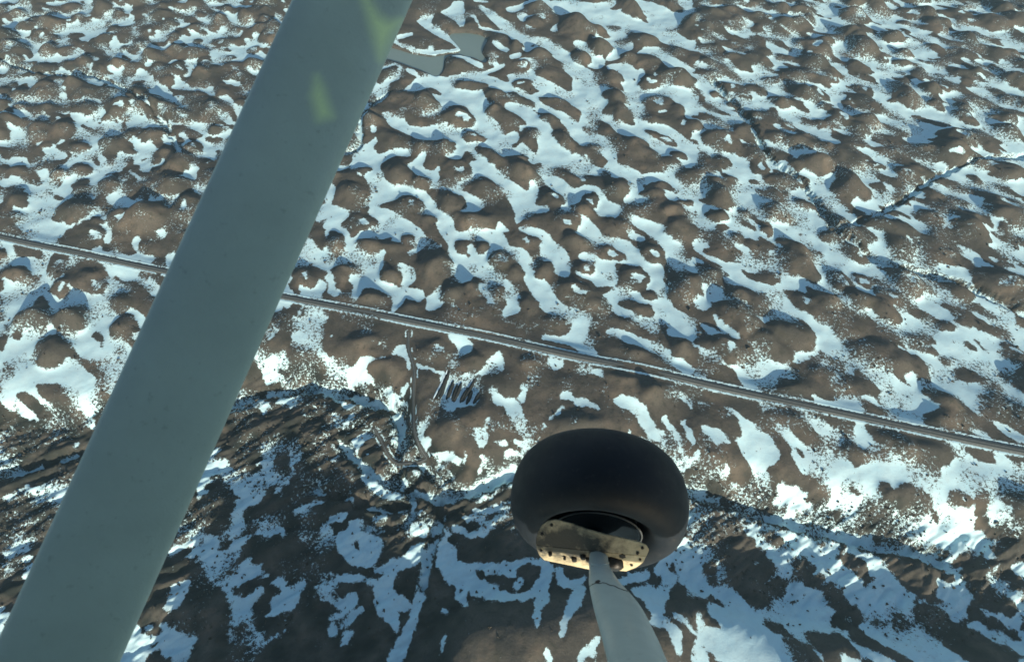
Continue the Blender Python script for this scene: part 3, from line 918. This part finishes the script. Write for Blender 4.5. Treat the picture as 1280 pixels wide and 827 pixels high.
# ------------------------------------------------------------------ low parallel earth berms with snow along them, beside the side track
m_berm = simple("dark_earth", (.018, .022, .022), .95, 0, .4, .6, .2)
m_drift = simple("drift_snow", (.55, .72, .80), .7, 0, .05, .5)
berms = [((570,172),(550,256)), ((585,172),(562,258)), ((606,178),(588,262)), ((634,190),(612,268)), ((655,192),(634,268)), ((700,205),(665,285)), ((722,215),(690,290)), ((760,218),(708,290)), ((786,262),(766,300))]
berm_px = []
for (a, b2) in [((562,466),(545,502)), ((558,470),(550,500)), ((567,476),(558,500)), ((572,480),(565,502)), ((577,478),(567,503)), ((585,484),(575,504)), ((593,476),(578,503)), ((590,488),(583,507)), ((599,492),(592,507))]:
    A = ground(*a); B = ground(*b2); L = math.hypot(B[0]-A[0], B[1]-A[1]); k = 14
    d = ((B[0]-A[0])/L, (B[1]-A[1])/L); nn = (-d[1], d[0])
    idx = len(berm_px); berm_px.append(a)
    def ridge(w, h, off, lift, seed):
        rr = random.Random(seed); vv, ff = [], []
        for i in range(k+1):
            t_ = i/k; x = A[0]+(B[0]-A[0])*t_; y = A[1]+(B[1]-A[1])*t_
            e = math.sin(math.pi*min(1, max(0.03, t_)))**.4; e = max(e, .15)
            wig = rr.uniform(-.12, .12)
            for o_, hh in ((-1, 0), (-.45, .8), (0, 1), (.45, .75), (1, 0)):
                q = off+wig+o_*w*e*rr.uniform(.85, 1.1)
                X_, Y_ = x+nn[0]*q, y+nn[1]*q
                vv.append((X_, Y_, hgt(X_, Y_)-.12*(hh == 0)+lift+h*e*hh*rr.uniform(.8, 1.1)))
        for i in range(k):
            for j in range(4): ff.append((i*5+j, i*5+j+1, i*5+j+6, i*5+j+5))
        return mesh("ridge", vv, ff)
    o = bpy.data.objects.new("earth_berm", None); o.location = (A[0], A[1], hgt(*A)); C.objects.link(o)
    o['label'] = ["leftmost of the dark parallel earth berms beside the side track, snow along it", "second dark earth berm from the left in the row beside the side track",
                  "third dark earth berm from the left in the row beside the side track", "fourth dark earth berm from the left in the row beside the side track",
                  "middle one of the nine dark parallel earth berms beside the side track", "fourth dark earth berm from the right in the row beside the side track",
                  "third dark earth berm from the right in the row, long with a wide white drift", "second dark earth berm from the right in the row beside the side track",
                  "rightmost and shortest of the dark parallel earth berms with snow along it"][idx]
    o['category'] = "berm"; o['group'] = "parallel earth berms beside the side track"
    inv = Matrix.Translation(-Vector(o.location))
    for nm, me, mm in (("ridge", ridge(1.5, 1.3, 0, 0, idx), m_berm), ("snow_drift", ridge(.75 if idx in (0, 4, 6, 8) else .5, .3, -1.6, .1, idx+50), m_drift)):
        me.transform(inv); obj(nm, me, mm, o, True)

# ------------------------------------------------------------------ willow scrub in the gully and on the scrubby ground
m_shrub = simple("willow_scrub", (.055, .052, .042), .95, 0, .5, .4)
rr = random.Random(5); vv, ff = [], []
cand = 0
while cand < 5200:
    x = rr.uniform(-420, 420); y = rr.uniform(30, 520)
    i = int((y-GY0)/CELL); j = int((x-GX0)/CELL)
    w = gully[i, j]*rag[i, j]*1.0 + rag[i, j]*.12
    if rr.random() > w or abs(T_[i, j]) < 7 or Dt[i, j] < 2.5 or water[i, j] > 0: continue
    cand += 1
    z = hgt(x, y)-.1; R = rr.uniform(.35, 1.1)*(1.4 if rr.random() < .08 else 1); hh = R*rr.uniform(.6, 1.2)
    for q in range(5):
        a = rr.uniform(0, 6.28); l = R*rr.uniform(.5, 1); b2 = len(vv)
        tx_, ty_ = x+math.cos(a)*l, y+math.sin(a)*l
        w_ = R*.35; px_, py_ = -math.sin(a)*w_, math.cos(a)*w_
        vv += [(x+px_, y+py_, z), (x-px_, y-py_, z), (tx_, ty_, z+hh*rr.uniform(.6, 1)), (x, y, z+hh*1.1), (tx_+px_, ty_+py_, z+.1)]
        ff += [(b2, b2+1, b2+2), (b2, b2+2, b2+3), (b2+1, b2+3, b2+2), (b2+4, b2+2, b2)]
shr = obj("willow_scrub", mesh("willow_scrub", vv, ff), m_shrub)
shr['kind'] = 'stuff'; shr['label'] = "dark leafless scrub scattered through the snow of the stream gully"; shr['category'] = "scrub"

# ------------------------------------------------------------------ the aircraft the picture is taken from
plane = bpy.data.objects.new("airplane", None); plane.location = EYE; C.objects.link(plane)
plane['label'] = "small grey airplane with fat black tyre on its gear leg above the tundra"
plane['category'] = "airplane"
def part(name, me, m, parent=None, smooth=True): return obj(name, me, m, parent or plane, smooth)
def tube_mesh(name, pts, ab, side, n=32, power=2.0, caps=True):
    vv, ff = [], []
    k = len(pts)
    for i, (p, (a, b)) in enumerate(zip(pts, ab)):
        d = (pts[min(k-1, i+1)]-pts[max(0, i-1)]).normalized()
        s = (side-d*side.dot(d)).normalized(); u = d.cross(s)
        for j in range(n):
            th = 2*math.pi*j/n; c, s_ = math.cos(th), math.sin(th)
            vv.append(p+s*(a*math.copysign(abs(c)**(2/power), c))+u*(b*math.copysign(abs(s_)**(2/power), s_)))
    for i in range(k-1):
        for j in range(n):
            ff.append((i*n+j, i*n+(j+1) % n, (i+1)*n+(j+1) % n, (i+1)*n+j))
    if caps: ff.append(tuple(range(n-1, -1, -1))); ff.append(tuple((k-1)*n+j for j in range(n)))
    return mesh(name, vv, ff)
def resample(pts, vals, n):
    # Catmull-Rom through points and values
    out, ov = [], []
    k = len(pts)
    for i in range(k-1):
        p0, p1, p2, p3 = (pts[max(0, i-1)], pts[i], pts[i+1], pts[min(k-1, i+2)])
        v0, v1, v2, v3 = (vals[max(0, i-1)], vals[i], vals[i+1], vals[min(k-1, i+2)])
        for q in range(n):
            t_ = q/n
            cr = lambda a, b, c, d: .5*((2*b)+(c-a)*t_+(2*a-5*b+4*c-d)*t_*t_+(3*b-a-3*c+d)*t_**3)
            out.append(cr(p0, p1, p2, p3)); ov.append(tuple(cr(*z) for z in zip(v0, v1, v2, v3)))
    out.append(pts[-1]); ov.append(tuple(vals[-1])); return out, ov
def painted(name, col, grime=.35, rough=.42):
    m, t, b = mat(name)
    co = N(t, "ShaderNodeTexCoord").outputs['Object']
    n1 = noise(t, co, 5, 5, .65); n2 = noise(t, co, 45, 4, .6); n3 = noise(t, co, 180, 2, .5)
    c = mixc(t, rng(t, n1, .35, .75, 0, grime), col, tuple(q*.55 for q in col))
    c = mixc(t, rng(t, n2, .62, .72, 0, .35), c, tuple(q*.5 for q in col))
    t.links.new(c, b.inputs['Base Color'])
    t.links.new(rng(t, n1, .3, .7, rough-.1, rough+.15), b.inputs['Roughness'])
    bump(t, b, math_(t, 'ADD', n3, math_(t, 'MULTIPLY', n2, 2)), .0006)
    return m, t, b, c
m_leg, *_ = painted("grey_gear_paint", (.50, .56, .53))
m_plate, t, b, c = painted("worn_plate", (.60, .52, .34), .5, .5)
co = N(t, "ShaderNodeTexCoord").outputs['Object']
# soot and oil: an irregular smear over the middle of the plate
vm = N(t, "ShaderNodeVectorMath", operation='SUBTRACT'); t.links.new(co, vm.inputs[0])
smear_c = P(725, 672, 2.12); vm.inputs[1].default_value = smear_c
sc_ = N(t, "ShaderNodeVectorMath", operation='MULTIPLY'); t.links.new(vm.outputs[0], sc_.inputs[0]); sc_.inputs[1].default_value = (4.8, 12.5, 12.5)
ln = N(t, "ShaderNodeVectorMath", operation='LENGTH'); t.links.new(sc_.outputs[0], ln.inputs[0])
f_ = math_(t, 'ADD', ln.outputs['Value'], math_(t, 'MULTIPLY', math_(t, 'SUBTRACT', noise(t, co, 26, 4, .7), .5), 1.6))
t.links.new(mixc(t, rng(t, f_, .8, 1.45, .95, 0), c, (.035, .038, .036)), b.inputs['Base Color'])
m_rubber = simple("black_rubber", (.005, .0095, .0155), .6, 0, .3, 9, .002, .35)
t_, b_ = m_rubber.node_tree, m_rubber.node_tree.nodes["Principled BSDF"]
co_t = N(t_, "ShaderNodeTexCoord").outputs['Object']
dust = rng(t_, noise(t_, co_t, 7, 6, .7), .48, .72, 0, .55); sc_n = rng(t_, noise(t_, co_t, 38, 4, .7), .6, .72, 0, .5)
src = b_.inputs['Base Color'].links[0].from_socket
t_.links.new(mixc(t_, sc_n, mixc(t_, dust, src, (.024, .027, .028)), (.034, .036, .036)), b_.inputs['Base Color'])
m_hub = simple("sooty_hub", (.007, .012, .017), .9, 0, .4, 20, 0, .03)
m_rim = simple("dark_rim", (.06, .07, .075), .6, .0, .3, 20)
m_dark = simple("dark_fitting", (.02, .02, .02), .5, .3, .3, 30)

# wheel -------------------------------------------------------------
def lathe(name, prof, c, axis, n=96, closed=False):
    a = axis.normalized(); e1 = a.cross(Vector((0, 0, 1))).normalized(); e2 = a.cross(e1)
    vv, ff = [], []; k = len(prof)
    for i in range(n):
        th = 2*math.pi*i/n; d = e1*math.cos(th)+e2*math.sin(th)
        for r, h in prof: vv.append(c+d*r+a*h)
    for i in range(n):
        for j in range(k if closed else k-1):
            j2 = (j+1) % k; i2 = (i+1) % n
            ff.append((i*k+j, i2*k+j, i2*k+j2, i*k+j2))
    return mesh(name, vv, ff)
psi = math.radians(8)
WC = Vector((.363, 0.745, -2.322))
AX = Vector((math.sin(psi), math.cos(psi), -0.17)).normalized()
R_O, R_I, HWD = .369, .165, .168
prof = []
for i in range(56):
    th = 2*math.pi*i/56
    c_, s_ = math.cos(th), math.sin(th)
    rr_ = (R_O+R_I)/2+(R_O-R_I)/2*math.copysign(abs(c_)**.95, c_)
    hh_ = HWD*math.copysign(abs(s_)**.95, s_)*(1.0 if c_ > -.35 else 1-.25*((-c_-.35)/.65))
    # fine moulding rings on the shoulder and sidewall
    if abs(s_) > .55: hh_ += math.copysign(.0016*math.sin(th*42), s_)
    prof.append((rr_, hh_))
hub = lathe("wheel", [(0, -.152), (.045, -.152), (.05, -.140), (.10, -.136), (.13, -.134), (.150, -.138), (.163, -.142), (.170, -.145), (.172, -.13), (.160, -.11), (.155, 0), (.155, .1), (.168, .14), (.15, .13), (.1, .08), (0, .09)], WC, AX)
wheel_o = part("wheel", hub, m_hub)
part("tyre", lathe("tyre", prof, WC, AX, 128, True), m_rubber, wheel_o)
# bead ring, the thin lighter arc on the inboard side
part("rim_ring", lathe("rim_ring", [(0.178+.0035*math.cos(q*math.pi/4), -.142+.0035*math.sin(q*math.pi/4)) for q in range(8)], WC, AX, 96, True), m_rim, wheel_o)

# bracket plate: two bent faces, traced outline on the planes they lie in
cr0 = P(670, 681, 2.10); cr1 = P(808, 695, 2.02)
def on_plane(px, py, o, nrm):
    r = ray(px, py); return r*(o.dot(nrm)/r.dot(nrm))
def bent(name, outline, nrm_hint, thick):
    e = (cr1-cr0).normalized(); nrm = (nrm_hint-e*nrm_hint.dot(e)).normalized()
    f = [on_plane(x, y, cr0, nrm) for x, y in outline]
    bm = bmesh.new(); vs_ = [bm.verts.new(p) for p in f]
    face = bm.faces.new(vs_); face.normal_update()
    if face.normal.dot(nrm) < 0: face.normal_flip()
    r = bmesh.ops.extrude_face_region(bm, geom=[face])
    for g in r['geom']:
        if isinstance(g, bmesh.types.BMVert): g.co -= nrm*thick
    bmesh.ops.recalc_face_normals(bm, faces=bm.faces)
    bmesh.ops.bevel(bm, geom=[e_ for e_ in bm.edges], offset=.0022, segments=2, affect='EDGES', clamp_overlap=True)
    me = bpy.data.meshes.new(name); bm.to_mesh(me); bm.free(); return me, nrm
top_out = [(670,681),(670,674),(672,665),(677,656),(685,650.5),(695,649),(715,654),(735,661),(756,667),(775,671),(800,677),(808,681),(811.5,687),(808,695)]
low_out = [(670,681),(671,687),(674,694),(680,700),(705,705),(738,712),(760,712),(783,714),(796,709),(804,703),(808,695)]
me_t, n_t = bent("bracket_plate", top_out, Vector((0, -.60, .80)), .006)
me_l, n_l = bent("bracket_flange", low_out, Vector((0.1, -.93, .33)), .006)
plate = part("bracket_plate", me_t, m_plate, smooth=False)
flange = part("bracket_flange", me_l, m_plate, smooth=False)
def bolt(px, py, nrm, r, parent, h=.006, name="bolt"):
    c = on_plane(px, py, cr0, nrm)
    e1 = nrm.orthogonal().normalized(); e2 = nrm.cross(e1); vv, ff = [], []
    for hh_, r2 in ((-.002, r), (h*.7, r), (h, r*.75)):
        for j in range(6): vv.append(c+e1*math.cos(j*math.pi/3)*r2+e2*math.sin(j*math.pi/3)*r2+nrm*hh_)
    for q in range(2):
        for j in range(6): ff.append((q*6+j, q*6+(j+1) % 6, q*6+6+(j+1) % 6, q*6+6+j))
    ff.append(tuple(12+j for j in range(6)))
    return part(name, mesh(name, vv, ff), m_dark, parent, False)
for px, py in ((689.5, 655.5), (677.5, 667), (803, 684), (797, 690.5)): bolt(px, py, n_t, .0062, plate)
for px, py in ((676.5, 687), (789.5, 705), (800, 698)): bolt(px, py, n_l, .0058, flange)
bolt(778, 694.5, n_l, .013, flange, .004, "access_hole_cover")
for px, py, r in ((688, 690, .008), (718, 697, .011), (706, 695, .006), (729, 694, .012), (735, 697, .008)): bolt(px, py, n_l, r, flange, .014, "dark_clip")
# brake block hanging below the ankle
def blob(name, c, ax, m, parent, bev=.006):
    bm = bmesh.new(); bmesh.ops.create_cube(bm, size=1)
    for v in bm.verts: v.co = c+ax[0]*v.co.x+ax[1]*v.co.y+ax[2]*v.co.z
    bmesh.ops.bevel(bm, geom=list(bm.edges), offset=bev, segments=2, affect='EDGES')
    me = bpy.data.meshes.new(name); bm.to_mesh(me); bm.free(); return part(name, me, m, parent, True)
blob("brake_caliper", P(766, 702, 2.08), (Vector((.055, -.012, -.01)), Vector((0, .05, 0)), Vector((.02, 0, .06))), m_dark, plane)

# gear leg ------------------------------------------------------------
LEG = [((748.5, 678, 2.17), .032), ((748.5, 692, 2.08), .034), ((749, 706, 2.0), .037), ((753, 720, 1.92), .047), ((758, 734, 1.82), .058), ((772, 760, 1.65), .074), ((786, 795, 1.42), .0735), ((797, 827, 1.22), .069), ((818, 890, .98), .068), ((850, 985, .80), .068)]
pts = [P(*a) for a, r in LEG]; ab = [(r, r*.62) for a, r in LEG]
pts, ab = resample(pts, ab, 7)
leg_me = tube_mesh("gear_leg", pts, ab, Vector((1, -.25, 0)), 40)
leg = part("gear_leg", leg_me, m_leg)
bvh = BVHTree.FromPolygons([v.co for v in leg_me.vertices], [tuple(p.vertices) for p in leg_me.polygons])
def drape(name, line, r, parent, m, tree, lift=.0):
    pp = []
    for (x, y) in line:
        h, nn_, _, _ = tree.ray_cast(Vector((0, 0, 0)), ray(x, y).normalized())
        if h is not None: pp.append(h+nn_*lift if nn_.dot(h) < 0 else h-nn_*lift)
    return part(name, tube_mesh(name, pp, [(r, r)]*len(pp), Vector((0, .3, 1)), 8), m, parent)
seam = [(734.8, 735), (737, 732.5), (741, 730), (746, 728.5), (750, 729), (754, 728), (758, 729), (763, 731.5), (768, 732), (773, 735), (779, 737), (784, 738.5), (789, 741)]
m_seam = simple("brown_seam", (.07, .055, .045), .8, 0, .4, 60)
drape("tape_seam", seam, .0022, leg, m_seam, bvh)
h, nn_, _, _ = bvh.ray_cast(Vector((0, 0, 0)), ray(747, 727).normalized())
lb = lathe("leg_plug", [(0, .004), (.007, .004), (.010, 0), (.010, -.004)], h, nn_ if nn_.dot(h) < 0 else -nn_, 16)
part("leg_plug", lb, m_seam, leg)
drape("ankle_clamp", [(736.5, 703), (742, 705), (749, 706), (756, 705), (760.5, 703)], .0035, leg, m_leg, bvh)

# lift strut -------------------------------------------------------------
m_strut, t, b, c = painted("strut_paint", (.46, .58, .53), .3, .36)
fl = N(t, "ShaderNodeAttribute", attribute_name="lime_glint").outputs['Fac']
t.links.new(mixc(t, fl, c, (.80, .99, .55)), b.inputs['Base Color'])  # lime sun glints, put into the strut colour with soft edges
sA = Vector(P(70, 827, 1.24)); sDir = (P(443, 0, 1.357)-sA)
s0 = sA-sDir*.12; s1 = sA+sDir*2.35
ns = 420
spts = [s0+(s1-s0)*(i/ns) for i in range(ns+1)]
vdir = Vector((1, .1, -.35))
sm = tube_mesh("lift_strut", spts, [(.122, .032)]*(ns+1), vdir, 96, 2.2)
co_ = np.array([v.co[:] for v in sm.vertices]); px_, py_ = to_px(co_[:, 0], co_[:, 1], co_[:, 2]+EYE.z)
def soft_poly(pts, px, py, soft):
    # signed distance to outline, softened
    ins = np.zeros(px.shape, bool); D = np.full(px.shape, 1e9); n = len(pts)
    for i in range(n):
        ax, ay = pts[i]; bx, by = pts[(i+1) % n]
        if ay != by: ins ^= ((ay > py) != (by > py)) & (px < (bx-ax)*(py-ay)/(by-ay)+ax)
        dx, dy = bx-ax, by-ay; tt = np.clip(((px-ax)*dx+(py-ay)*dy)/(dx*dx+dy*dy), 0, 1)
        D = np.minimum(D, np.hypot(px-ax-tt*dx, py-ay-tt*dy))
    return np.clip(.5+np.where(ins, D, -D)/soft, 0, 1)
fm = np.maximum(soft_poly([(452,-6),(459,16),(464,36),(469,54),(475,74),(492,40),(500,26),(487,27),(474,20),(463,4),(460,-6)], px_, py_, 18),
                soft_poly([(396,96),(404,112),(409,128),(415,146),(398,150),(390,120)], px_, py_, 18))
at = sm.attributes.new("lime_glint", 'FLOAT', 'POINT'); at.data.foreach_set("value", fm.astype(np.float32))
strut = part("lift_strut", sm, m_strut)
# fuselage side and belly behind the camera, wing above it
m_body, *_ = painted("fuselage_paint", (.55, .58, .57), .2, .4)
fp, fab = [], []
for x, hw_, hh_, z in ((-6, .12, .18, -.35), (-4, .3, .42, -.45), (-2, .52, .84, -.66), (-1, .58, 1.00, -.70), (1.2, .58, .97, -.70), (2.2, .50, .62, -.75), (3.0, .3, .35, -.75)):
    fp.append(Vector((x, -.72, z))); fab.append((hw_, hh_))
fp, fab = resample(fp, fab, 5)
part("fuselage", tube_mesh("fuselage", fp, fab, Vector((0, 1, 0)), 56, 5.5), m_body)
wp, wab = [], []
for y in (-1.6, 0, 2, 4, 5.6, 5.9): wp.append(Vector((.25, y, .55+.02*y))); wab.append((.8 if y < 5.8 else .5, .09 if y < 5.8 else .04))
part("wing", tube_mesh("wing", wp, wab, Vector((1, 0, 0)), 40, 2.4), m_body)

# ------------------------------------------------------------------ thin blue air between the aircraft and the plain
hm = bpy.data.materials.new("thin_air"); hm.use_nodes = True; ht = hm.node_tree
for nd in list(ht.nodes):
    if nd.type == 'BSDF_PRINCIPLED': ht.nodes.remove(nd)
out = next(nd for nd in ht.nodes if nd.type == 'OUTPUT_MATERIAL')
pv = ht.nodes.new("ShaderNodeVolumePrincipled"); pv.inputs['Density'].default_value = 0.00011
pv.inputs['Color'].default_value = (.50, .84, 1, 1); pv.inputs['Anisotropy'].default_value = .2
ht.links.new(pv.outputs[0], out.inputs['Volume'])
bm = bmesh.new(); bmesh.ops.create_cube(bm, size=1)
for v in bm.verts: v.co = Vector((v.co.x*44000, v.co.y*44000, -24 if v.co.z < 0 else 302.5))
me = bpy.data.meshes.new("haze"); bm.to_mesh(me); bm.free()
hz = obj("haze", me, hm); hz['kind'] = 'stuff'
